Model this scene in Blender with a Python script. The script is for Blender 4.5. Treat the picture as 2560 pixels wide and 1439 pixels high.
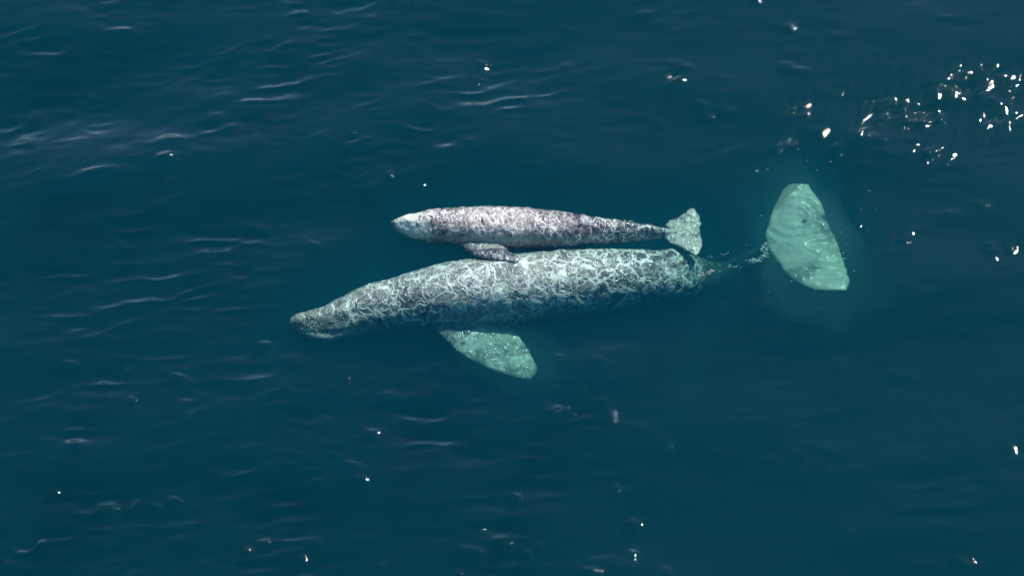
import bpy, bmesh, math, random
import numpy as np
from mathutils import Vector, noise as mnoise

R = math.radians
for o in list(bpy.data.objects):
    bpy.data.objects.remove(o)
scene = bpy.context.scene
COL = scene.collection

# ------------------------------------------------------------------ camera
PITCH, DIST = R(55), 70.0
HALF = 11.5 / DIST                      # tan of half the horizontal field of view
cam_d = bpy.data.cameras.new("camera")
cam = bpy.data.objects.new("camera", cam_d)
COL.objects.link(cam)
CAM = Vector((0, -DIST * math.cos(PITCH), DIST * math.sin(PITCH)))
cam.location = CAM
cam.rotation_euler = (math.pi / 2 - PITCH, 0, 0)
cam_d.sensor_width = 36
cam_d.lens = 18 / HALF
cam_d.clip_start = 0.5
cam_d.clip_end = 3000
scene.camera = cam

# ------------------------------------------------------------------ sky, sun, exposure
SUN_AZ, SUN_EL = R(33), R(53)
world = bpy.data.worlds.new("World")
scene.world = world
world.use_nodes = True
wn = world.node_tree
bg = wn.nodes["Background"]
sky = wn.nodes.new("ShaderNodeTexSky")
sky.sky_type = 'NISHITA'
sky.sun_disc = False
sky.sun_elevation = SUN_EL
sky.sun_rotation = SUN_AZ
sky.air_density = 1.0
sky.dust_density = 0.3
sky.ozone_density = 2.5
wn.links.new(sky.outputs[0], bg.inputs[0])
bg.inputs[1].default_value = 0.10
sun_d = bpy.data.lights.new("sun", 'SUN')
sun_d.energy = 5.0
sun_d.angle = R(0.53)
sun_d.color = (1.0, 0.97, 0.94)
sun = bpy.data.objects.new("sun", sun_d)
COL.objects.link(sun)
SUN_DIR = Vector((math.sin(SUN_AZ) * math.cos(SUN_EL), math.cos(SUN_AZ) * math.cos(SUN_EL), math.sin(SUN_EL)))
sun.rotation_euler = SUN_DIR.to_track_quat('Z', 'Y').to_euler()
sun.location = SUN_DIR * 60
scene.view_settings.view_transform = 'Standard'
scene.view_settings.look = 'None'
scene.view_settings.exposure = 0.0
scene.view_settings.gamma = 1.0
scene.view_settings.use_curve_mapping = False
scene.cycles.use_denoising = True
scene.cycles.max_bounces = 8
scene.cycles.volume_bounces = 4
scene.cycles.transparent_max_bounces = 16
scene.cycles.sample_clamp_indirect = 4.0

# ------------------------------------------------------------------ helpers
def at(px, py, z=0.0):
    """Point at height z seen at this place of the 2560 px wide photograph."""
    u = (px - 1280) / 1280 * HALF
    v = (719.5 - py) / 1280 * HALF
    d = Vector((0, math.cos(PITCH), -math.sin(PITCH))) + Vector((1, 0, 0)) * u + Vector((0, math.sin(PITCH), math.cos(PITCH))) * v
    t = (z - CAM.z) / d.z
    return CAM + d * t


def tag(o, label=None, cat=None, group=None, kind=None):
    if label: o["label"] = label
    if cat: o["category"] = cat
    if group: o["group"] = group
    if kind: o["kind"] = kind
    return o


def link_mesh(name, verts, faces, mat, smooth=True, parent=None):
    me = bpy.data.meshes.new(name)
    me.from_pydata([tuple(v) for v in verts], [], faces)
    me.validate()
    me.update()
    if smooth:
        me.polygons.foreach_set("use_smooth", [True] * len(me.polygons))
    o = bpy.data.objects.new(name, me)
    COL.objects.link(o)
    if mat: me.materials.append(mat)
    if parent: o.parent = parent
    return o


def new_mat(name):
    m = bpy.data.materials.new(name)
    m.use_nodes = True
    nt = m.node_tree
    nt.nodes.clear()
    out = nt.nodes.new("ShaderNodeOutputMaterial")
    return m, nt, out


class NB:
    """Short node builder."""
    def __init__(s, nt): s.nt = nt
    def n(s, typ, **kw):
        nd = s.nt.nodes.new(typ)
        for k, v in kw.items():
            if k.startswith("i_"):
                nd.inputs[k[2:].replace("_", " ")].default_value = v
            else:
                setattr(nd, k, v)
        return nd
    def l(s, a, b): s.nt.links.new(a, b)
    def math(s, op, a, b=None, c=None, clamp=False):
        nd = s.nt.nodes.new("ShaderNodeMath"); nd.operation = op; nd.use_clamp = clamp
        for i, x in enumerate((a, b, c)):
            if x is None: continue
            if hasattr(x, "is_output"): s.l(x, nd.inputs[i])
            else: nd.inputs[i].default_value = x
        return nd.outputs[0]
    def ramp(s, x, stops, interp='LINEAR'):
        nd = s.nt.nodes.new("ShaderNodeValToRGB"); nd.color_ramp.interpolation = interp
        e = nd.color_ramp.elements
        while len(e) < len(stops): e.new(0.5)
        for el, (p, c) in zip(e, stops):
            el.position = p
            el.color = (c, c, c, 1) if not hasattr(c, "__len__") else (*c, 1)
        s.l(x, nd.inputs[0]); return nd.outputs[0]
    def mix(s, f, a, b, mode='MIX'):
        nd = s.nt.nodes.new("ShaderNodeMix"); nd.data_type = 'RGBA'; nd.blend_type = mode
        for sock, x in ((nd.inputs[0], f), (nd.inputs[6], a), (nd.inputs[7], b)):
            if hasattr(x, "is_output"): s.l(x, sock)
            elif hasattr(x, "__len__"): sock.default_value = (*x, 1)
            else: sock.default_value = x
        return nd.outputs[2]

# ------------------------------------------------------------------ the sea: body of water, seabed
SCAT = (0.0036, 0.0560, 0.1035)            # scattering per metre
ABSO = (0.52, 0.215, 0.250)             # absorption per metre
m_water, nt, out = new_mat("sea_water")
b = NB(nt)
def vol_node(kind, coef):
    k = max(coef)
    nd = b.n("ShaderNodeVolumeScatter" if kind == 's' else "ShaderNodeVolumeAbsorption")
    if kind == 's':
        nd.inputs["Color"].default_value = (*[c / k for c in coef], 1); nd.inputs["Density"].default_value = k
        nd.inputs["Anisotropy"].default_value = 0.0
    else:
        nd.inputs["Color"].default_value = (*[1 - c / k for c in coef], 1); nd.inputs["Density"].default_value = k
    return nd
add = b.n("ShaderNodeAddShader")
b.l(vol_node('s', SCAT).outputs[0], add.inputs[0])
b.l(vol_node('a', ABSO).outputs[0], add.inputs[1])
b.l(add.outputs[0], out.inputs["Volume"])
S, DEEP = 260.0, -30.0
v = [(x, y, z) for z in (DEEP, 0.0) for x, y in ((-S, -S), (S, -S), (S, S), (-S, S))]
water = link_mesh("water", v, [(3, 2, 1, 0), (4, 5, 6, 7), (0, 1, 5, 4), (1, 2, 6, 5), (2, 3, 7, 6), (3, 0, 4, 7)], m_water, smooth=False)
tag(water, kind="structure")

m_bed, nt, out = new_mat("dark_silt")
b = NB(nt)
bs = b.n("ShaderNodeBsdfPrincipled", i_Roughness=0.95)
nz = b.n("ShaderNodeTexNoise", i_Scale=0.2, i_Detail=6.0)
b.l(b.ramp(nz.outputs[0], [(0.3, (0.02, 0.022, 0.02)), (0.7, (0.05, 0.05, 0.045))]), bs.inputs["Base Color"])
b.l(bs.outputs[0], out.inputs[0])
bed = link_mesh("seabed", [(-S, -S, DEEP + .5), (S, -S, DEEP + .5), (S, S, DEEP + .5), (-S, S, DEEP + .5)], [(0, 1, 2, 3)], m_bed, smooth=False)
tag(bed, kind="structure")

# ------------------------------------------------------------------ whale skin
def skin(name, dark, mid, pale, cell, gloss, caustics, wart, seed, tint, rough, stretch=(1, 1, 1), ripple=1.0, squig=.45, wet=.25):
    """Wet mottled hide: plates of different greys, a pale net of painted caustic light, barnacle specks, lumpy relief."""
    m, nt, out = new_mat(name)
    b = NB(nt)
    tc = b.n("ShaderNodeTexCoord")
    palea = b.n("ShaderNodeAttribute", attribute_name="pale").outputs["Fac"]
    caustic_a = b.n("ShaderNodeAttribute", attribute_name="caustic").outputs["Fac"]
    off = b.n("ShaderNodeMapping", vector_type='POINT'); off.inputs["Location"].default_value = (seed, seed * .7, -seed)
    off.inputs["Scale"].default_value = stretch
    b.l(tc.outputs["Object"], off.inputs[0]); P = off.outputs[0]

    def warp(vec, scale, amount, detail=2.0):
        w = b.n("ShaderNodeTexNoise", i_Scale=scale, i_Detail=detail); b.l(vec, w.inputs["Vector"])
        sub = b.n("ShaderNodeVectorMath", operation='SUBTRACT'); sub.inputs[1].default_value = (.5, .5, .5)
        b.l(w.outputs["Color"], sub.inputs[0])
        sc = b.n("ShaderNodeVectorMath", operation='SCALE'); sc.inputs["Scale"].default_value = amount
        b.l(sub.outputs[0], sc.inputs[0])
        ad = b.n("ShaderNodeVectorMath", operation='ADD'); b.l(vec, ad.inputs[0]); b.l(sc.outputs[0], ad.inputs[1])
        return ad.outputs[0]
    W = warp(P, .9 / cell, cell * 1.1)
    W2 = warp(W, 3.0 / cell, cell * .33)

    def noise(vec, scale, detail, rough=.5):
        nd = b.n("ShaderNodeTexNoise", i_Scale=scale, i_Detail=detail, i_Roughness=rough); b.l(vec, nd.inputs["Vector"]); return nd.outputs["Fac"]
    big = noise(P, .40 / cell, 3.0)
    med = noise(W, .95 / cell, 3.0)
    fine = noise(W, 5 / cell, 3.0)

    def voro(vec, feature, scale):
        nd = b.n("ShaderNodeTexVoronoi", feature=feature, i_Scale=scale); b.l(vec, nd.inputs["Vector"]); return nd
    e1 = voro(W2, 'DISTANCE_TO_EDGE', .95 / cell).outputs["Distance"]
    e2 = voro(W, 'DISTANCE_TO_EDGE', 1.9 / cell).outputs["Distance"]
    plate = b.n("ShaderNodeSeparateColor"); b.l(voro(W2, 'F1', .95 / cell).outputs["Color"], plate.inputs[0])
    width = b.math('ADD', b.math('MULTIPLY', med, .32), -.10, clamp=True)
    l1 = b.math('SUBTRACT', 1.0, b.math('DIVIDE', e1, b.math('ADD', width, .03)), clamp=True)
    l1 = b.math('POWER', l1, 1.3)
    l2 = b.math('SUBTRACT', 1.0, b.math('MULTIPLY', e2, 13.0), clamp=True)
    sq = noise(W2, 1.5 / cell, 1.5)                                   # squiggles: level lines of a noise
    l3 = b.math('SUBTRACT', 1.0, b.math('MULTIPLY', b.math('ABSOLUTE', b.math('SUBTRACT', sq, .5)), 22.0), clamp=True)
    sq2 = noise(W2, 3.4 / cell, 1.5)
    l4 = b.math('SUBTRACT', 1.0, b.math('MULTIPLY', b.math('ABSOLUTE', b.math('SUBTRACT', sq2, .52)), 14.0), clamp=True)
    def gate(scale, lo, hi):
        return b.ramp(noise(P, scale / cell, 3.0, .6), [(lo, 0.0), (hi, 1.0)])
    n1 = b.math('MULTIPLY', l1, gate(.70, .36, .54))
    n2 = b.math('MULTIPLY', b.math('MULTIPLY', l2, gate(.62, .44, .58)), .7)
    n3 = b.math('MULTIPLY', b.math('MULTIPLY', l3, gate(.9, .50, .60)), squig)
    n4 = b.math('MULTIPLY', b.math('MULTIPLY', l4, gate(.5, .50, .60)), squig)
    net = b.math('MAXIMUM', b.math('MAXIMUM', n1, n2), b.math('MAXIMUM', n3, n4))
    net = b.math('MULTIPLY', b.math('MULTIPLY', net, caustic_a), caustics, clamp=True)
    vb = voro(W, 'F1', 4.4 / cell).outputs["Distance"]
    dots = b.ramp(vb, [(0.15, 1.0), (0.38, 0.0)])
    patch = b.ramp(noise(W, .8 / cell, 2.0), [(0.52, 0.0), (0.66, 1.0)])
    barn = b.math('MULTIPLY', b.math('MULTIPLY', b.math('MULTIPLY', dots, patch), wart), b.math('ADD', caustic_a, .2, clamp=True))
    tone = b.math('ADD', b.math('MULTIPLY', plate.outputs[0], .42), b.math('MULTIPLY', b.math('SUBTRACT', med, .25), .75), clamp=True)
    tone = b.math('ADD', tone, b.math('MULTIPLY', b.math('SUBTRACT', fine, .5), .4), clamp=True)
    tailm = b.math('MULTIPLY', b.math('SUBTRACT', palea, .5, clamp=True), 4.0 * ripple, clamp=True)
    col = b.mix(b.ramp(tone, [(.2, 0.0), (.85, 1.0)]), dark, mid)
    col = b.mix(b.math('MULTIPLY', plate.outputs[1], .5), col, tint)
    light = b.math('MULTIPLY', palea, b.math('ADD', b.math('MULTIPLY', tone, 1.5), b.math('ADD', b.math('MULTIPLY', tailm, .5), .15)), clamp=True)
    if ripple == 0:
        light = b.math('MULTIPLY', b.math('MULTIPLY', palea, 1.15), b.ramp(noise(W2, 1.7 / cell, 3.0), [(.37, .15), (.47, 1.0)]), clamp=True)
    col = b.mix(light, col, pale)
    col = b.mix(b.math('MAXIMUM', net, barn), col, (0.86, 0.85, 0.82))  # pale net paints caustic sunlight into the skin colour
    bs = b.n("ShaderNodeBsdfPrincipled")
    b.l(col, bs.inputs["Base Color"])
    bs.inputs["Roughness"].default_value = wet
    bs.inputs["IOR"].default_value = 1.36
    b.l(b.math('MULTIPLY', b.math('SUBTRACT', 1.0, b.math('MULTIPLY', tailm, .85)), gloss), bs.inputs["Coat Weight"])
    bs.inputs["Coat Roughness"].default_value = .10
    hsum = b.math('ADD', b.math('MULTIPLY', med, .16 * cell), b.math('MULTIPLY', fine, rough * cell))
    hsum = b.math('ADD', hsum, b.math('MULTIPLY', b.math('ADD', net, barn), .04 * cell))
    hsum = b.math('ADD', hsum, b.math('MULTIPLY', b.math('MINIMUM', e1, .35), .10 * cell))
    hsum = b.math('MULTIPLY', hsum, b.math('SUBTRACT', 1.0, b.math('MULTIPLY', tailm, 1.0)))
    wv = b.n("ShaderNodeTexWave", wave_type='RINGS', i_Scale=.8, i_Distortion=6.0, i_Detail=1.5)
    wv.inputs["Detail Scale"].default_value = 1.6
    b.l(P, wv.inputs["Vector"])
    hsum = b.math('ADD', hsum, b.math('MULTIPLY', b.math('MULTIPLY', wv.outputs["Fac"], .019), b.ramp(b.n("ShaderNodeAttribute", attribute_name="along").outputs["Fac"], [(.93, 0.0), (.96, ripple)])))
    bp = b.n("ShaderNodeBump", i_Strength=.9, i_Distance=1.0)
    b.l(hsum, bp.inputs["Height"])
    b.l(bp.outputs[0], bs.inputs["Normal"]); b.l(bp.outputs[0], bs.inputs["Coat Normal"])
    b.l(bs.outputs[0], out.inputs[0])
    return m

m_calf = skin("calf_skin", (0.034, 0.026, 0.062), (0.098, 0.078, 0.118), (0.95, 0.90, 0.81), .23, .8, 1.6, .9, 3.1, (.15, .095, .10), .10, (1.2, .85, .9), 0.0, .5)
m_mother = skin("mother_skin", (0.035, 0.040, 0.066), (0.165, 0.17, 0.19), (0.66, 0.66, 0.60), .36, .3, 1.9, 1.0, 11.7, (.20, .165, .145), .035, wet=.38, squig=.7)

# ------------------------------------------------------------------ whale bodies
#           t     half-width  up     down
STATIONS = [(0.000, .006, .007, .008), (0.012, .017, .019, .020), (0.04, .028, .029, .034), (0.08, .039, .038, .044),
            (0.13, .049, .048, .052), (0.19, .060, .057, .060), (0.26, .070, .069, .070), (0.34, .077, .076, .078),
            (0.43, .079, .078, .080), (0.52, .074, .074, .075), (0.61, .062, .065, .063), (0.69, .048, .056, .050),
            (0.77, .034, .044, .039), (0.84, .023, .034, .030), (0.90, .015, .025, .022), (0.95, .011, .015, .014), (1.0, .006, .005, .005)]


def catmull(pts, n):
    pts = np.array([tuple(p) for p in pts], float)
    d = np.r_[0, np.cumsum(np.linalg.norm(np.diff(pts, axis=0), axis=1))]
    d /= d[-1]
    m = np.gradient(pts, d, axis=0)
    t = np.linspace(0, 1, n)
    i = np.clip(np.searchsorted(d, t, side='right') - 1, 0, len(d) - 2)
    h = (d[i + 1] - d[i]); s = (t - d[i]) / h
    h00 = 2 * s**3 - 3 * s**2 + 1; h10 = s**3 - 2 * s**2 + s; h01 = -2 * s**3 + 3 * s**2; h11 = s**3 - s**2
    c = h00[:, None] * pts[i] + (h10 * h)[:, None] * m[i] + h01[:, None] * pts[i + 1] + (h11 * h)[:, None] * m[i + 1]
    # even arc length
    e = np.r_[0, np.cumsum(np.linalg.norm(np.diff(c, axis=0), axis=1))]
    u = np.linspace(0, e[-1], n)
    return np.stack([np.interp(u, e, c[:, k]) for k in range(3)], 1), e[-1]


def frames(c, roll):
    T = np.gradient(c, axis=0); T /= np.linalg.norm(T, axis=1)[:, None]
    up = np.array([0, 0, 1.0])
    Sd = np.cross(up, T); Sd /= np.linalg.norm(Sd, axis=1)[:, None]      # side
    U = np.cross(T, Sd)
    r = roll
    return T, Sd * math.cos(r) + U * math.sin(r), U * math.cos(r) - Sd * math.sin(r)


def ring_loft(rings):
    """Closed mesh from a list of equal-length rings."""
    verts, faces = [], []
    n = len(rings[0])
    for r in rings: verts += [tuple(p) for p in r]
    for i in range(len(rings) - 1):
        for j in range(n):
            a, b_ = i * n + j, i * n + (j + 1) % n
            faces.append((a, b_, b_ + n, a + n))
    faces.append(tuple(range(n))[::-1])
    faces.append(tuple(range((len(rings) - 1) * n, len(rings) * n)))
    return verts, faces


def body_loft(c, girth, roll, n_around=56, fore=1.0, aft=1.0, jaw=.35):
    n = len(c)
    T, Sd, U = frames(c, roll)
    L = np.linalg.norm(np.diff(c, axis=0), axis=1).sum()
    t = np.linspace(0, 1, n)
    st = np.array(STATIONS)
    hw, hu, hd = (np.interp(t, st[:, 0], st[:, k]) * L * girth for k in (1, 2, 3))
    k = 1 + (fore - 1) * np.exp(-((t - .13) / .13) ** 2)                 # a calf's head and shoulders are fuller
    k = k * (1 + (aft - 1) * np.exp(-((t - .86) / .10) ** 2))
    hw, hu, hd = hw * k, hu * k, hd * k
    rings = []
    for i in range(n):
        ring = []
        for j in range(n_around):
            a = 2 * math.pi * j / n_around
            ca, sa = math.cos(a), math.sin(a)
            x = hw[i] * math.copysign(abs(ca) ** .92, ca)
            y = (hu[i] if sa > 0 else hd[i]) * math.copysign(abs(sa) ** .95, sa)
            k = 1.0
            ti = t[i]
            if ti < .17:                       # head: narrow rostrum over a broad lower jaw, mouth line between
                line = -.12 - .55 * max(0, (ti - .115) / .055) ** 1.5       # sine of the mouth line's angle
                g = math.exp(-((sa - line) / .12) ** 2)
                fade = min(1, ti / .02) * min(1, max(0, (.178 - ti) / .02))
                k -= (.16 if jaw < .5 else .05) * g * fade
                if sa > .1: x *= 1 - .20 * fade * min(1, (sa - .1) / .35) * (1 - ti / .2)
                elif sa < line: k += .05 * fade; x *= 1 + jaw * .24 * math.exp(-((ti - .045) / .03) ** 2); y *= 1 + jaw * .15 * math.exp(-((ti - .045) / .03) ** 2)
                if sa > .75: y *= 1 + .10 * fade      # ridge along the top of the snout
            if .112 < ti < .14 and sa > .8:           # blowhole mound
                y *= 1 + .06 * math.sin((ti - .112) / .028 * math.pi)
            if ti > .62 and sa > .86:                 # low hump and knuckles on the back of the tail stock
                y *= 1 + .10 * max(0, math.sin((ti - .62) * 2 * math.pi * 17)) * (1 if ti < .9 else 0) + .10 * math.exp(-((ti - .65) / .02) ** 2)
            ring.append(c[i] + Sd[i] * x * k + U[i] * y * k)
        rings.append(ring)
    return ring_loft(rings), L, (T, Sd, U)


def wing(path, chord_dirs, lead, trail, thick, n=22, m_=20, edge=.35, square=True):
    """Flipper or fluke blade: along PATH, with distances to the leading and trailing edge."""
    c, _ = catmull(path, n)
    t = np.linspace(0, 1, n)
    le, tr, th = (np.interp(t, np.linspace(0, 1, len(q)), q) for q in (lead, trail, thick))
    T = np.gradient(c, axis=0); T /= np.linalg.norm(T, axis=1)[:, None]
    rings = []
    for i in range(n):
        cd = np.array(chord_dirs, float)
        if square: cd -= T[i] * cd.dot(T[i])
        cd /= np.linalg.norm(cd)
        nn = np.cross(T[i], cd); nn /= np.linalg.norm(nn)
        ring = []
        for j in range(m_):
            a = 2 * math.pi * j / m_
            x = (le[i] - tr[i]) / 2 + math.cos(a) * (le[i] + tr[i]) / 2
            q = (math.cos(a) + 1) / 2
            y = math.sin(a) * th[i] * (edge + (1 - edge) * q ** .7)
            ring.append(c[i] + cd * x + nn * y)
        rings.append(ring)
    return ring_loft(rings)


def fuse(name, pieces, voxel, smooth=6):
    bm = bmesh.new()
    for verts, faces in pieces:
        vs = [bm.verts.new(v) for v in verts]
        for f in faces: bm.faces.new([vs[i] for i in f])
    bmesh.ops.recalc_face_normals(bm, faces=bm.faces)
    me = bpy.data.meshes.new(name + "_raw"); bm.to_mesh(me); bm.free()
    o = bpy.data.objects.new(name + "_raw", me); COL.objects.link(o)
    md = o.modifiers.new("r", 'REMESH'); md.mode = 'VOXEL'; md.voxel_size = voxel
    sm = o.modifiers.new("s", 'SMOOTH'); sm.iterations = smooth; sm.factor = .5
    dg = bpy.context.evaluated_depsgraph_get()
    res = bpy.data.meshes.new_from_object(o.evaluated_get(dg))
    bpy.data.objects.remove(o); bpy.data.meshes.remove(me)
    return res


def get_co(me):
    a = np.empty(len(me.vertices) * 3); me.vertices.foreach_get("co", a); return a.reshape(-1, 3)


def finish(name, me, c, mat, lump, lump_scale, pale_fn, caustic_fn, extra=None):
    co = get_co(me)
    nr = np.empty(len(co) * 3); me.vertices.foreach_get("normal", nr); nr = nr.reshape(-1, 3)
    d = np.array([mnoise.fractal(Vector(p) * lump_scale, 1.0, 2.0, 3) for p in co])
    d2 = np.array([mnoise.fractal(Vector(p) * lump_scale * 3.1, 1.0, 2.0, 2) for p in co]) * .45
    co = co + nr * ((d + d2) * lump * (1 if extra is None else np.clip(1.15 - (co[:, 0] - 4.2) / 1.2, .55, 1)) + (0 if extra is None else extra(co)))[:, None]
    idx = np.empty(len(co), int)
    for s in range(0, len(co), 4000):
        idx[s:s + 4000] = ((co[s:s + 4000, None, :] - c[None]) ** 2).sum(2).argmin(1)
    t = idx / (len(c) - 1)
    origin = c[len(c) // 3]
    me.vertices.foreach_set("co", (co - origin).ravel())
    me.attributes.new("along", 'FLOAT', 'POINT').data.foreach_set("value", t.astype(np.float32))
    rel = co - c[idx]
    pale = np.clip(pale_fn(t, rel, co), 0, 1).astype(np.float32)
    me.attributes.new("pale", 'FLOAT', 'POINT').data.foreach_set("value", pale)
    caustic = np.clip(caustic_fn(t, rel, co), 0, 1).astype(np.float32)
    me.attributes.new("caustic", 'FLOAT', 'POINT').data.foreach_set("value", caustic)
    me.polygons.foreach_set("use_smooth", [True] * len(me.polygons))
    me.materials.clear(); me.materials.append(mat)
    me.name = name
    me.update()
    o = bpy.data.objects.new(name, me); COL.objects.link(o); o.location = origin
    return o, co


# ---- calf, awash at the surface, heading left
cc, _ = catmull([at(976, 560, -.38), at(1040, 562, -.42), at(1130, 566, -.46), at(1280, 571, -.45), at(1420, 576, -.48),
                 at(1530, 580, -.60), at(1610, 582, -.76), at(1668, 583, -.84), at(1712, 582, -.87)], 150)
calf_parts = []
bl, Lc, fr = body_loft(cc, .90, R(-8), fore=1.18, aft=1.25)
calf_parts.append(bl)
A = lambda *q: np.array(at(*q))
calf_parts.append(wing([A(1150, 582, -.52), A(1200, 612, -.44), A(1250, 634, -.36), A(1298, 650, -.30)], (-.65, -.75, 0),
                       [.22, .30, .31, .22, .08], [.24, .30, .29, .20, .06], [.12, .10, .08, .065, .04]))
p0 = cc[40] + np.array([0, .3, -.25])
calf_parts.append(wing([p0, p0 + (.15, .35, -.15), p0 + (.45, .65, -.35), p0 + (.8, .8, -.5)], (-.75, .65, 0),
                       [.16, .20, .20, .15, .03], [.16, .2, .2, .14, .03], [.10, .08, .06, .04, .015]))


def fluke(root, back, top, bottom, chord, thick, lead=(.40, .40, .36, .26, .15, .04), trail=(.36, .40, .38, .30, .20, .05)):
    """Two blades from ROOT to the tips; BACK = direction of the trailing edge."""
    out = []
    root, top, bottom, back = (np.array(q, float) for q in (root, top, bottom, back))
    back /= np.linalg.norm(back)
    for tip in (top, bottom):
        mid1 = root + (tip - root) * .35 + back * chord * .10
        mid2 = root + (tip - root) * .72 + back * chord * .06
        st = root - (tip - root) * .10
        out.append(wing([st, mid1, mid2, tip], -back,
                        [chord * q for q in lead], [chord * q for q in trail],
                        [thick, thick * .9, thick * .8, thick * .65, thick * .6, thick * .45], n=26, edge=.6))
    return out

calf_parts += fluke(A(1698, 581, -.86), (1, -.05, .0), A(1733, 520, -.80), A(1741, 638, -.78), .86, .06,
                    lead=(.46, .48, .42, .32, .20, .05), trail=(.34, .40, .42, .34, .22, .06))
me = fuse("calf", calf_parts, .022, 5)


def calf_pale(t, rel, co):
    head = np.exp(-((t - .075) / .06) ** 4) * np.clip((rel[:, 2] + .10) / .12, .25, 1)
    fl = np.where(t > .93, .55, 0)
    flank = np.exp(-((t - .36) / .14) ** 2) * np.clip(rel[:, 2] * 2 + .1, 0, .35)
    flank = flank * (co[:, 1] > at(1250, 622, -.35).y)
    return head + fl * .8 + flank


def calf_caustic(t, rel, co):  # strength of the painted caustic web along the calf
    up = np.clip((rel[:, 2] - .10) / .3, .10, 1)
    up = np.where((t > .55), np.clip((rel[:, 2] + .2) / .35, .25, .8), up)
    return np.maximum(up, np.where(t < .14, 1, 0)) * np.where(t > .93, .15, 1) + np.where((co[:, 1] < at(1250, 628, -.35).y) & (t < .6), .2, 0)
calf, calf_co = finish("whale_calf", me, cc, m_calf, .024, 3.6, calf_pale, calf_caustic)
tag(calf, "smaller purplish grey whale calf at the surface, swimming above and beside the large pale whale", "whale")

# ---- mother, deeper, heading left with lowered tail stock and raised fluke
mc, _ = catmull([at(724, 806, -.72), at(800, 806, -.86), at(900, 781, -.98), at(1040, 752, -1.08), at(1200, 731, -1.12),
                 at(1350, 718, -1.16), at(1500, 706, -1.24), at(1600, 699, -1.34), at(1680, 700, -1.62), at(1750, 702, -2.6), at(1822, 684, -3.3),
                 at(1885, 650, -3.0), at(1932, 624, -2.3), at(1968, 606, -1.75)], 190)
mother_parts = []
bl, Lm, fr = body_loft(mc, .77, R(-14), jaw=1.0)
mother_parts.append(bl)
mother_parts.append(wing([A(1100, 768, -1.15), A(1165, 820, -1.28), A(1250, 878, -1.42), A(1338, 938, -1.55)], (-.62, -.78, 0),
                         [.46, .58, .64, .58, .46, .18], [.46, .62, .72, .68, .50, .16], [.18, .15, .12, .10, .09, .06], edge=.55))
p0 = mc[52] + np.array([0, .6, -.5])
mother_parts.append(wing([p0, p0 + (.3, .6, -.4), p0 + (.8, 1.1, -.9), p0 + (1.5, 1.4, -1.3)], (-.75, .65, 0),
                         [.36, .42, .40, .3, .08], [.36, .44, .44, .3, .08], [.18, .14, .1, .07, .03]))
ROWS = [(459, 1968, 2022, -1.46), (476, 1944, 2046, -1.46), (508, 1930, 2064, -1.48), (545, 1920, 2072, -1.54), (585, 1908, 2090, -1.62), (615, 1915, 2100, -1.64),
        (650, 1938, 2112, -1.62), (685, 1962, 2124, -1.58), (706, 1988, 2130, -1.54), (728, 2036, 2122, -1.52)]     # a row, its left and right end, depth
mother_parts.append(wing([A((l + r) / 2, y, z) for y, l, r, z in ROWS], (-1, 0, 0), [(r - l) / 2 * .0092 for y, l, r, z in ROWS], [(r - l) / 2 * .0092 for y, l, r, z in ROWS],
                         [.05, .08, .11, .13, .16, .16, .13, .11, .08, .05], n=60, m_=32, edge=.6, square=False))
me = fuse("mother", mother_parts, .028, 22)


def mother_pale(t, rel, co):
    fl = np.clip((t - .925) / .03, 0, 1) * np.clip(.86 + .45 * np.sin(co[:, 0] * 3.1 + np.sin(co[:, 1] * 2.3)) * np.sin(co[:, 1] * 2.6 + .8), .55, 1)
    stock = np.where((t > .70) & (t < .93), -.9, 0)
    flip = np.clip((np.linalg.norm(rel, axis=1) - .85) / .25, 0, 1) * ((t > .18) & (t < .62))
    flip = flip * np.clip(.50 + .25 * np.sin(co[:, 0] * 4.2 + 2 * np.sin(co[:, 1] * 3.7)) * np.sin(co[:, 1] * 5.1 + co[:, 0]) - .25 * np.clip((-.9 - co[:, 0]) / .6, 0, 1), .1, .8)
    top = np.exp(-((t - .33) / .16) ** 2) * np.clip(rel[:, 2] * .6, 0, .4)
    head = np.exp(-((t - .05) / .07) ** 2) * .45  # paler head colour stands in for light falling there
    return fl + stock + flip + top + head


def fluke_waves(co):
    p = co - np.array(at(2000, 530, -1.4))
    r = np.hypot(p[:, 0] * 1.25, p[:, 1]) + .12 * np.sin(p[:, 0] * 4 + 1) + .08 * np.sin(p[:, 1] * 6)
    return np.sin(r * 21) * .0075 * np.clip((co[:, 0] - at(1900, 600, -1.5).x) / .3, 0, 1)


def mother_caustic(t, rel, co):  # painted caustic web, strongest towards the back
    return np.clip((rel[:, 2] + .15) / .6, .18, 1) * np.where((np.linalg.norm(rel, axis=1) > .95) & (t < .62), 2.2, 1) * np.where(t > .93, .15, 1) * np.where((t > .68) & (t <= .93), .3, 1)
mother, mother_co = finish("gray_whale", me, mc, m_mother, .035, 1.7, mother_pale, mother_caustic, fluke_waves)
tag(mother, "large mottled pale grey whale under water below the calf, with green-tinted flipper and fluke", "whale")

# ------------------------------------------------------------------ eyes, blowholes, barnacles
def plain(name, c0, c1, rough, scale):
    m, nt, out = new_mat(name)
    b = NB(nt)
    bs = b.n("ShaderNodeBsdfPrincipled", i_Roughness=rough)
    nz = b.n("ShaderNodeTexNoise", i_Scale=scale, i_Detail=3.0)
    b.l(b.ramp(nz.outputs[0], [(.35, c0), (.65, c1)]), bs.inputs["Base Color"])
    b.l(bs.outputs[0], out.inputs[0])
    return m
m_eye = plain("eye_dark", (.006, .006, .008), (.015, .014, .016), .15, 20.0)
m_blow = plain("blowhole_dark", (.012, .012, .016), (.03, .028, .034), .5, 20.0)
m_barn = plain("barnacle_shell", (.42, .40, .35), (.72, .70, .64), .8, 40.0)


def normals(me):
    a = np.empty(len(me.vertices) * 3); me.vertices.foreach_get("normal", a); return a.reshape(-1, 3)


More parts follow.
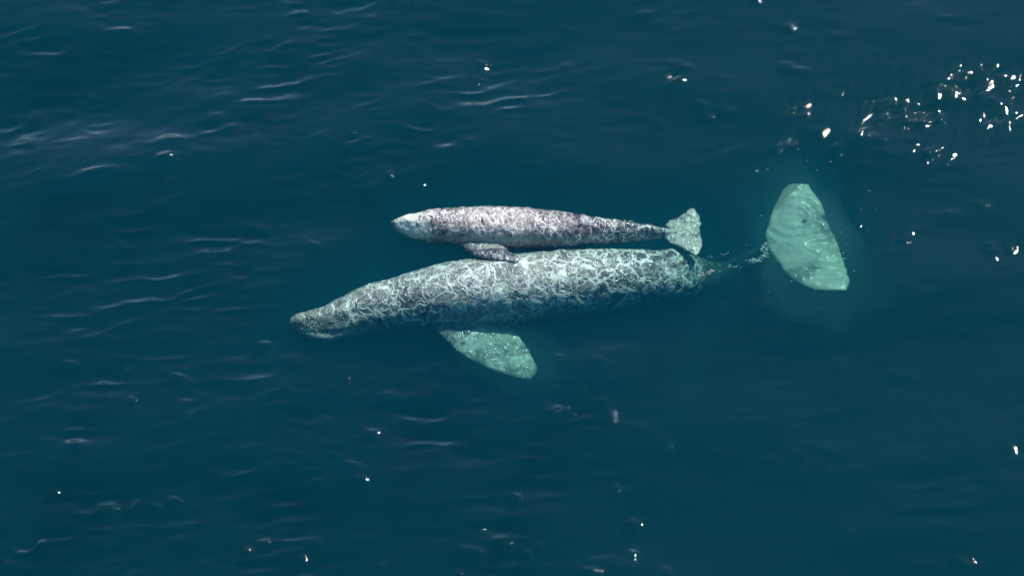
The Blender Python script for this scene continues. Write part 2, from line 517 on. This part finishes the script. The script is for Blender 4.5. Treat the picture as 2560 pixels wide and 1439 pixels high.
def near(o, px, py, z):
    """The skin vertex nearest to the camera where the photograph shows this place."""
    co = get_co(o.data) + np.array(o.location)
    d = co - np.array(CAM); d /= np.linalg.norm(d, axis=1)[:, None]
    r = np.array(at(px, py, z)) - np.array(CAM); r /= np.linalg.norm(r)
    off = np.arccos(np.clip(d @ r, -1, 1)) * DIST
    c = np.where(off < .06)[0]
    if not len(c): c = off.argsort()[:3]
    return c[np.linalg.norm(co[c] - np.array(CAM), axis=1).argmin()]


def decal(o, name, spots, mat, shape):
    """Small solid pieces sitting on the skin at SPOTS (vertex, size), one mesh under the whale."""
    co, nr = get_co(o.data), normals(o.data)
    bm = bmesh.new()
    for vi, r in spots:
        n = Vector(nr[vi]); p = Vector(co[vi])
        q = n.to_track_quat('Z', 'X')
        if shape == 'cone':
            geo = bmesh.ops.create_cone(bm, segments=9, radius1=r, radius2=r * .45, depth=r * .9, cap_ends=True)["verts"]
        else:
            geo = bmesh.ops.create_icosphere(bm, subdivisions=2, radius=1)["verts"]
            for v in geo: v.co = Vector((v.co.x * r * (2.2 if shape == 'slit' else 1.5), v.co.y * r * (.6 if shape == 'slit' else 1), v.co.z * r * .5))
        for v in geo: v.co = q @ v.co + p + n * r * .1
    me = bpy.data.meshes.new(name); bm.to_mesh(me); bm.free()
    me.materials.append(mat)
    ob = bpy.data.objects.new(name, me); COL.objects.link(ob); ob.parent = o
    return ob


def cluster(o, px, py, z, n, spread):
    co = get_co(o.data)
    c = near(o, px, py, z)
    d = np.linalg.norm(co - co[c], axis=1)
    cand = np.where(d < spread)[0]
    w = np.exp(-(d[cand] / spread * 1.7) ** 2); w /= w.sum()
    pick = rng0.choice(cand, size=min(n, len(cand)), replace=False, p=w)
    return tag(decal(o, "barnacle_patch", [(int(v), float(rng0.uniform(.012, .030))) for v in pick], m_barn, 'cone'), kind="stuff")

rng0 = np.random.default_rng(3)
decal(calf, "eye", [(near(calf, 1106, 588, -.4), .035)], m_eye, 'eye')
decal(mother, "eye", [(near(mother, 950, 806, -.9), .05)], m_eye, 'eye')
for dy in (-5, 5):
    decal(calf, "blowhole", [(near(calf, 1078, 540 + dy, -.2), .028)], m_blow, 'slit')
    decal(mother, "blowhole", [(near(mother, 893, 750 + dy, -.6), .03)], m_blow, 'slit')
for px, py, n, sp in ((778, 812, 40, .30), (845, 770, 26, .30), (930, 735, 22, .35), (1125, 700, 24, .4), (1290, 740, 20, .35), (1375, 720, 16, .3),
                      (1445, 745, 26, .32), (1570, 690, 18, .3), (1640, 700, 22, .3)):
    cluster(mother, px, py, -.8, n, sp)

# ------------------------------------------------------------------ water surface
rng = np.random.default_rng(7)
RES, N = .025, 1152
TILE = RES * N                                       # 28.8 m of sea without a repeat
kx = np.fft.fftfreq(N, RES) * 2 * np.pi
KX, KY = np.meshgrid(kx, kx, indexing='xy')
K = np.hypot(KX, KY); K[0, 0] = 1
ANG = np.arctan2(KY, KX)


def band(l0, l1, slope, wind, spread):
    """Random sea of wavelengths l0..l1 with this rms slope, running towards WIND."""
    k0, k1 = 2 * np.pi / l1, 2 * np.pi / l0
    amp = np.where((K > k0) & (K < k1), K ** -2.0, 0) * np.abs(np.cos((ANG - wind))) ** spread
    sp = amp * np.exp(2j * np.pi * rng.random((N, N)))
    h = np.fft.ifft2(sp).real
    gx, gy = np.gradient(h, RES)
    return h * (slope / math.sqrt((gx ** 2 + gy ** 2).mean()))


def low(l0, l1):
    amp = np.where((K > 2 * np.pi / l1) & (K < 2 * np.pi / l0), K ** -1.0, 0)
    h = np.fft.ifft2(amp * np.exp(2j * np.pi * rng.random((N, N)))).real
    return h / h.std()

swell = band(1.6, 9.0, .075, R(97), 3)
chop = band(.6, 1.8, .07, R(102), 4)
chop2 = band(.35, 1.4, .17, R(98), 6)
rip = band(.16, .5, .11, R(95), 3)
rip2 = band(.14, .6, .13, R(-35), 4)
gust = np.clip((low(1.2, 7) + .55) * .62, 0.05, 1.5)
gx = (np.arange(N) - N / 2) * RES
XX, YY = np.meshgrid(gx, gx + .4, indexing='xy')
# livelier water in the wake above the fluke, upper right of the photograph
wk = A(2230, 300, 0)
wake = .25 * np.exp(-(((XX - wk[0]) / 3.6) ** 2 + ((YY - wk[1]) / 2.0) ** 2) ** 1.2)
for qx, qy, qr in ((1920, 440, .7), (1960, 360, .8), (1995, 275, .6), (2070, 430, .5), (2100, 370, .7), (2150, 330, .8), (2210, 275, .9), (2300, 280, .9),
                   (2360, 230, .8), (2440, 220, .8), (2505, 195, .9), (2480, 300, .7), (2350, 390, .6), (2240, 600, .6), (1690, 190, .45), (2390, 180, .5), (2150, 560, .5), (2540, 270, .6)):
    q = A(qx, qy, 0)
    wake = np.maximum(wake, np.exp(-((XX - q[0]) ** 2 + ((YY - q[1]) * 1.3) ** 2) / (qr * .62) ** 2))
def ridged(q):
    sd = q.std()
    return -np.sqrt(q * q + (.35 * sd) ** 2)

calm = 1 - .8 * np.clip((XX + .5) / 4, 0, 1)
gust = gust * calm
h = swell * (.5 + .5 * calm) + chop * (.3 + .35 * calm) + ridged(chop2) * (.08 + .17 * calm + .75 * gust) + rip * (.06 + .08 * calm + .30 * gust ) + rip2 * (1.95 + .6 * (XX < at(2100, 400).x) - .45 * (XX > at(2330, 250).x)) * wake
# single crests the photograph shows: (pixels of the 2560 px photograph, height)
CRESTS = [([(95, 455), (170, 458), (240, 440), (310, 430), (370, 425)], .030), ([(370, 415), (410, 400), (450, 380)], .022),
          ([(360, 378), (420, 355), (470, 352), (510, 345)], .018), ([(20, 344), (60, 348), (105, 345)], .022),
          ([(40, 285), (90, 295), (150, 292)], .014), ([(500, 138), (560, 136), (610, 108), (650, 75)], .020),
          ([(500, 295), (540, 292), (585, 294)], .016), ([(580, 252), (620, 256), (670, 258)], .016),
          ([(1010, 222), (1060, 215), (1110, 205), (1180, 190), (1230, 185)], .018), ([(1180, 155), (1190, 152), (1230, 168)], .014),
          ([(1230, 235), (1290, 252), (1350, 258), (1410, 240)], .020), ([(1040, 370), (1100, 374), (1170, 370)], .018),
          ([(800, 410), (850, 412), (920, 400)], .012), ([(1390, 160), (1440, 165)], .014),
          ([(1715, 405), (1790, 392), (1850, 370), (1930, 350)], .016), ([(1830, 730), (1880, 755), (1910, 770), (1950, 773)], .022),
          ([(1420, 860), (1470, 872), (1520, 880), (1620, 876), (1800, 870)], .022), ([(2070, 895), (2100, 905), (2145, 908)], .018),
          ([(2190, 922), (2240, 930), (2310, 930)], .026), ([(1380, 985), (1430, 975), (1460, 967)], .018),
          ([(1470, 1045), (1540, 1060), (1600, 1080), (1650, 1095)], .014), ([(1750, 1130), (1800, 1135), (1870, 1142)], .012),
          ([(1040, 1130), (1070, 1130), (1110, 1115), (1135, 1095)], .016), ([(500, 1175), (540, 1180), (570, 1215)], .014),
          ([(600, 1370), (640, 1368)], .018), ([(820, 1335), (880, 1345), (950, 1340), (990, 1310)], .018),
          ([(2210, 1400), (2290, 1410), (2390, 1408)], .020), ([(2440, 1195), (2500, 1198), (2555, 1180)], .018),
          ([(2300, 240), (2360, 228), (2420, 215)], .022), ([(2420, 230), (2480, 250), (2550, 285)], .016),
          ([(2240, 285), (2280, 295), (2340, 282)], .016), ([(1990, 328), (2040, 328), (2080, 322)], .014),
          ([(2100, 350), (2140, 340), (2200, 318)], .016), ([(2300, 545), (2350, 535), (2450, 540)], .014),
          ([(2400, 510), (2440, 512), (2500, 515)], .012), ([(2040, 78), (2090, 88), (2150, 78)], .016),
          ([(220, 1000), (260, 965), (300, 940)], .010), ([(250, 880), (300, 876), (330, 870)], .012), ([(20, 690), (60, 683)], .014)]
NSEEN = len(CRESTS)
rr = random.Random(23)
for k in range(95):                                   # more of the same small crests, in loose families
    fx, fy = rr.uniform(-60, 2620), rr.uniform(-40, 1480)
    tilt = rr.gauss(0, .22)
    for q in range(rr.choice((1, 2, 2, 3, 4))):
        x, y, ln = fx + rr.gauss(0, 80), fy + rr.gauss(0, 26), rr.uniform(14, 62)
        bend = rr.gauss(0, .16)
        CRESTS.append(([(x - ln, y + tilt * ln), (x, y + bend * ln), (x + ln, y - tilt * ln)], rr.uniform(.008, .019) * (.8 + .6 * y / 1440) * (.3 if x > 1700 and y > 650 else 1)))
for ci, (pts, amp) in enumerate(CRESTS):
    c, _ = catmull([at(x, y) for x, y in pts], 24) if len(pts) > 2 else (np.linspace(A(*pts[0], 0), A(*pts[1], 0), 24), 0)
    i0 = np.clip(((c[:, 0].min() - .5 - gx[0]) / RES), 0, N - 1).astype(int); i1 = np.clip((c[:, 0].max() + .5 - gx[0]) / RES, 0, N).astype(int)
    j0 = np.clip(((c[:, 1].min() - .5 - YY[0, 0]) / RES), 0, N - 1).astype(int); j1 = np.clip((c[:, 1].max() + .5 - YY[0, 0]) / RES, 0, N).astype(int)
    if i1 <= i0 or j1 <= j0: continue
    if ci < 3: amp *= 1.35
    if ci < NSEEN and pts[-1][0] > 1300 and pts[-1][1] > 700: amp *= .42
    sx, sy = XX[j0:j1, i0:i1], YY[j0:j1, i0:i1]
    best = np.full(sx.shape, 9.0); sgn = np.zeros(sx.shape); tt = np.zeros(sx.shape)
    for q in range(24):
        dx, dy = sx - c[q, 0], sy - c[q, 1]
        d2 = np.hypot(dx, dy); w = d2 < best
        best[w] = d2[w]; sgn[w] = dy[w]; tt[w] = q / 23
    wd = 1.0 if ci < NSEEN else .75
    sig = np.where(sgn > 0, .125, .26) * wd               # steep on the far side, gentle towards the camera
    h[j0:j1, i0:i1] += amp * 2.1 * np.exp(-(best / sig) ** 2) * np.sin(np.pi * np.clip(tt, .02, .98)) ** 2.2

# surface sheet cut open over the whales in camera view, reflection faded round it
cutout = np.zeros((N, N))
def splat(pts):
    i = ((pts[:, 0] - gx[0]) / RES).round().astype(int); j = ((pts[:, 1] - YY[0, 0]) / RES).round().astype(int)
    k = (i >= 0) & (i < N) & (j >= 0) & (j < N)
    cutout[j[k], i[k]] = 1
for co in (calf_co, mother_co):
    co = co[co[:, 2] > -2.1]
    for f in np.linspace(0, 1, 5):
        t = np.where(co[:, 2] < 0, -co[:, 2] / (CAM.z - co[:, 2]), 0)
        q = co.copy(); q[:, 0] += (CAM.x - co[:, 0]) * t * f; q[:, 1] += (CAM.y - co[:, 1]) * t * f
        splat(q)
def blur(a, r):
    g = np.exp(-.5 * (np.fft.fftfreq(N, 1 / N) / (r / RES)) ** 2); g /= g.sum()
    F = np.fft.fft2(a) * np.outer(np.fft.fft(g), np.fft.fft(g))
    return np.fft.ifft2(F).real
solid = blur(cutout, .05) > .12
soft = np.clip(blur(solid.astype(float), .6) * 2.3, 0, 1) ; soft = np.maximum(soft, np.clip(blur(solid.astype(float), .12) * 2.2, 0, 1))
h = h * (1 - .5 * soft)

# structured grid: fine in the middle, growing outwards to the horizon
def axis(lo, hi, c0):
    mid = np.arange(lo, hi, RES)
    out = []; s, q = RES * 2, hi
    while q < 250: out.append(q); s *= 1.35; q += s
    left = []; s, q = RES * 2, lo - RES
    while q > -250: left.append(q); s *= 1.35; q -= s
    return np.r_[left[::-1], mid, out]
ax, ay = axis(-13.4, 13.4, 0), axis(-8.9, 9.7, 0)
GX, GY = np.meshgrid(ax, ay, indexing='xy')
I = np.round((GX - gx[0]) / RES).astype(int) % N
J = np.round((GY - YY[0, 0]) / RES).astype(int) % N
inside = (np.abs(GX) < 13.5) & (GY > -9) & (GY < 9.8)
GZ = np.where(inside, h[J, I], .0)
open_ = np.where(inside, solid[J, I], False)
film = np.where(inside, 1 - soft[J, I], 1.0)
ny_, nx_ = GX.shape
vid = np.arange(ny_ * nx_).reshape(ny_, nx_)
quads = np.stack([vid[:-1, :-1], vid[:-1, 1:], vid[1:, 1:], vid[1:, :-1]], -1).reshape(-1, 4)
gone = (open_[:-1, :-1] & open_[:-1, 1:] & open_[1:, 1:] & open_[1:, :-1]).ravel()
quads = quads[~gone]
used = np.zeros(ny_ * nx_, bool); used[quads.ravel()] = True
remap = np.cumsum(used) - 1
P = np.stack([GX, GY, GZ], -1).reshape(-1, 3)[used]
quads = remap[quads]
me = bpy.data.meshes.new("water_surface")
me.vertices.add(len(P)); me.vertices.foreach_set("co", P.ravel())
me.loops.add(quads.size); me.loops.foreach_set("vertex_index", quads.ravel().astype(np.int32))
me.polygons.add(len(quads)); me.polygons.foreach_set("loop_start", np.arange(0, quads.size, 4, dtype=np.int32))
me.polygons.foreach_set("use_smooth", np.ones(len(quads), bool))
me.update(calc_edges=True); me.validate()
me.attributes.new("film", 'FLOAT', 'POINT').data.foreach_set("value", film.ravel()[used].astype(np.float32))
m_surf, nt, out = new_mat("sea_surface")
b = NB(nt)
gl = b.n("ShaderNodeBsdfGlossy", i_Roughness=.022)
tr = b.n("ShaderNodeBsdfTransparent")
bp = b.n("ShaderNodeBump", i_Strength=.2, i_Distance=.006)
n1 = b.n("ShaderNodeTexNoise", i_Scale=26.0, i_Detail=3.0)
tc = b.n("ShaderNodeTexCoord"); b.l(tc.outputs["Object"], n1.inputs["Vector"])
b.l(n1.outputs["Fac"], bp.inputs["Height"])
fr_ = b.n("ShaderNodeFresnel", i_IOR=1.333)
b.l(bp.outputs[0], gl.inputs["Normal"]); b.l(bp.outputs[0], fr_.inputs["Normal"])
fa = b.n("ShaderNodeAttribute", attribute_name="film")
mx = b.n("ShaderNodeMixShader")
b.l(b.math('MULTIPLY', b.math('MULTIPLY', b.math('SUBTRACT', fr_.outputs[0], .0196, clamp=True), 5.2), fa.outputs["Fac"]), mx.inputs[0])
b.l(tr.outputs[0], mx.inputs[1]); b.l(gl.outputs[0], mx.inputs[2])
b.l(mx.outputs[0], out.inputs[0])
me.materials.append(m_surf)
surf = bpy.data.objects.new("water_surface", me); COL.objects.link(surf)
tag(surf, kind="structure")

# ------------------------------------------------------------------ foam and bubbles in the wake
m_foam, nt, out = new_mat("foam")
b = NB(nt)
bs = b.n("ShaderNodeBsdfPrincipled", i_Roughness=.5)
nz = b.n("ShaderNodeTexNoise", i_Scale=30.0)
b.l(b.ramp(nz.outputs[0], [(.3, (.34, .38, .38)), (.7, (.6, .63, .63))]), bs.inputs["Base Color"])
b.l(bs.outputs[0], out.inputs[0])
random.seed(5)


def foam(name, blobs):
    bm = bmesh.new()
    for p, r in blobs:
        m = bmesh.ops.create_icosphere(bm, subdivisions=1, radius=1)
        sx, sy, sz = r * random.uniform(.8, 2.2), r * random.uniform(.6, 1.1), r * .45
        for v in m["verts"]:
            v.co = Vector((v.co.x * sx, v.co.y * sy, v.co.z * sz)) * random.uniform(.85, 1.15) + p
    me = bpy.data.meshes.new(name); bm.to_mesh(me); bm.free()
    me.polygons.foreach_set("use_smooth", [True] * len(me.polygons))
    me.materials.append(m_foam)
    o = bpy.data.objects.new(name, me); COL.objects.link(o)
    return o

blobs = []
for pts, n, z, r0, r1, sp in (([(1752, 688), (1765, 684), (1782, 676)], 26, -.03, .012, .035, 3), ([(1800, 678), (1830, 665), (1850, 668)], 14, -.05, .008, .018, 2),
                              ([(1740, 664), (1765, 661)], 9, -.05, .008, .016, 2), ([(1750, 650), (1790, 638), (1822, 632)], 14, -.10, .008, .016, 4),
                              ([(1870, 655), (1895, 648), (1920, 636)], 46, -1.0, .02, .06, 6), ([(1905, 628), (1915, 612)], 16, -1.0, .02, .05, 6),
                              ([(1690, 700), (1715, 704), (1725, 712)], 20, -.6, .012, .03, 5), ([(1680, 640), (1700, 690)], 10, -.15, .008, .014, 8)):
    for k in range(n):
        q = random.random() * (len(pts) - 1); i = int(q); f = q - i
        x = pts[i][0] + (pts[i + 1][0] - pts[i][0]) * f + random.gauss(0, sp)
        y = pts[i][1] + (pts[i + 1][1] - pts[i][1]) * f + random.gauss(0, sp * .6)
        blobs.append((at(x, y, z + random.uniform(-.03, .03)), random.uniform(r0, r1) * .65))
for k in range(28):                                   # scattered bubbles round the fluke
    a = random.random() * 6.28; rr = random.uniform(60, 190)
    blobs.append((at(2010 + rr * math.cos(a), 570 + rr * 1.1 * math.sin(a), -.02), random.uniform(.006, .014)))
f = foam("foam", blobs)
tag(f, kind="stuff", label="white foam and bubbles trailing in the water between the tail and the raised fluke", cat="foam")

# ------------------------------------------------------------------ stirred, cloudy water round the deep fluke and flipper
m_cloud, nt, out = new_mat("cloudy_water")
b = NB(nt)
vs = b.n("ShaderNodeVolumeScatter"); vs.inputs["Color"].default_value = (.45, .95, .85, 1); vs.inputs["Density"].default_value = .105
b.l(vs.outputs[0], out.inputs["Volume"])


def cloud(c, rx, ry, rz, rot):
    bm = bmesh.new()
    bmesh.ops.create_icosphere(bm, subdivisions=4, radius=1)
    for v in bm.verts:
        k = 1 + .5 * mnoise.fractal(v.co * 1.3 + Vector(c), 1.0, 2.0, 3)
        x, y = v.co.x * rx * k, v.co.y * ry * k
        v.co = Vector((x * math.cos(rot) - y * math.sin(rot), x * math.sin(rot) + y * math.cos(rot), math.copysign(max(0.0, 1 - v.co.x ** 2 - v.co.y ** 2) ** 1.6, v.co.z) * rz * k))
    me = bpy.data.meshes.new("cloudy_water"); bm.to_mesh(me); bm.free()
    me.materials.append(m_cloud)
    o = bpy.data.objects.new("cloudy_water", me); COL.objects.link(o); o.location = c
    return o

o = cloud(at(2020, 605, -1.15), 1.7, 2.6, .8, .25)
tag(o, kind="stuff", label="pale green cloud of stirred water around the raised tail fluke", cat="cloudy water")
o = cloud(at(1255, 872, -1.2), 1.7, 1.0, .55, -.5)
tag(o, kind="stuff", label="green cloud of stirred water around the large flipper", cat="cloudy water")
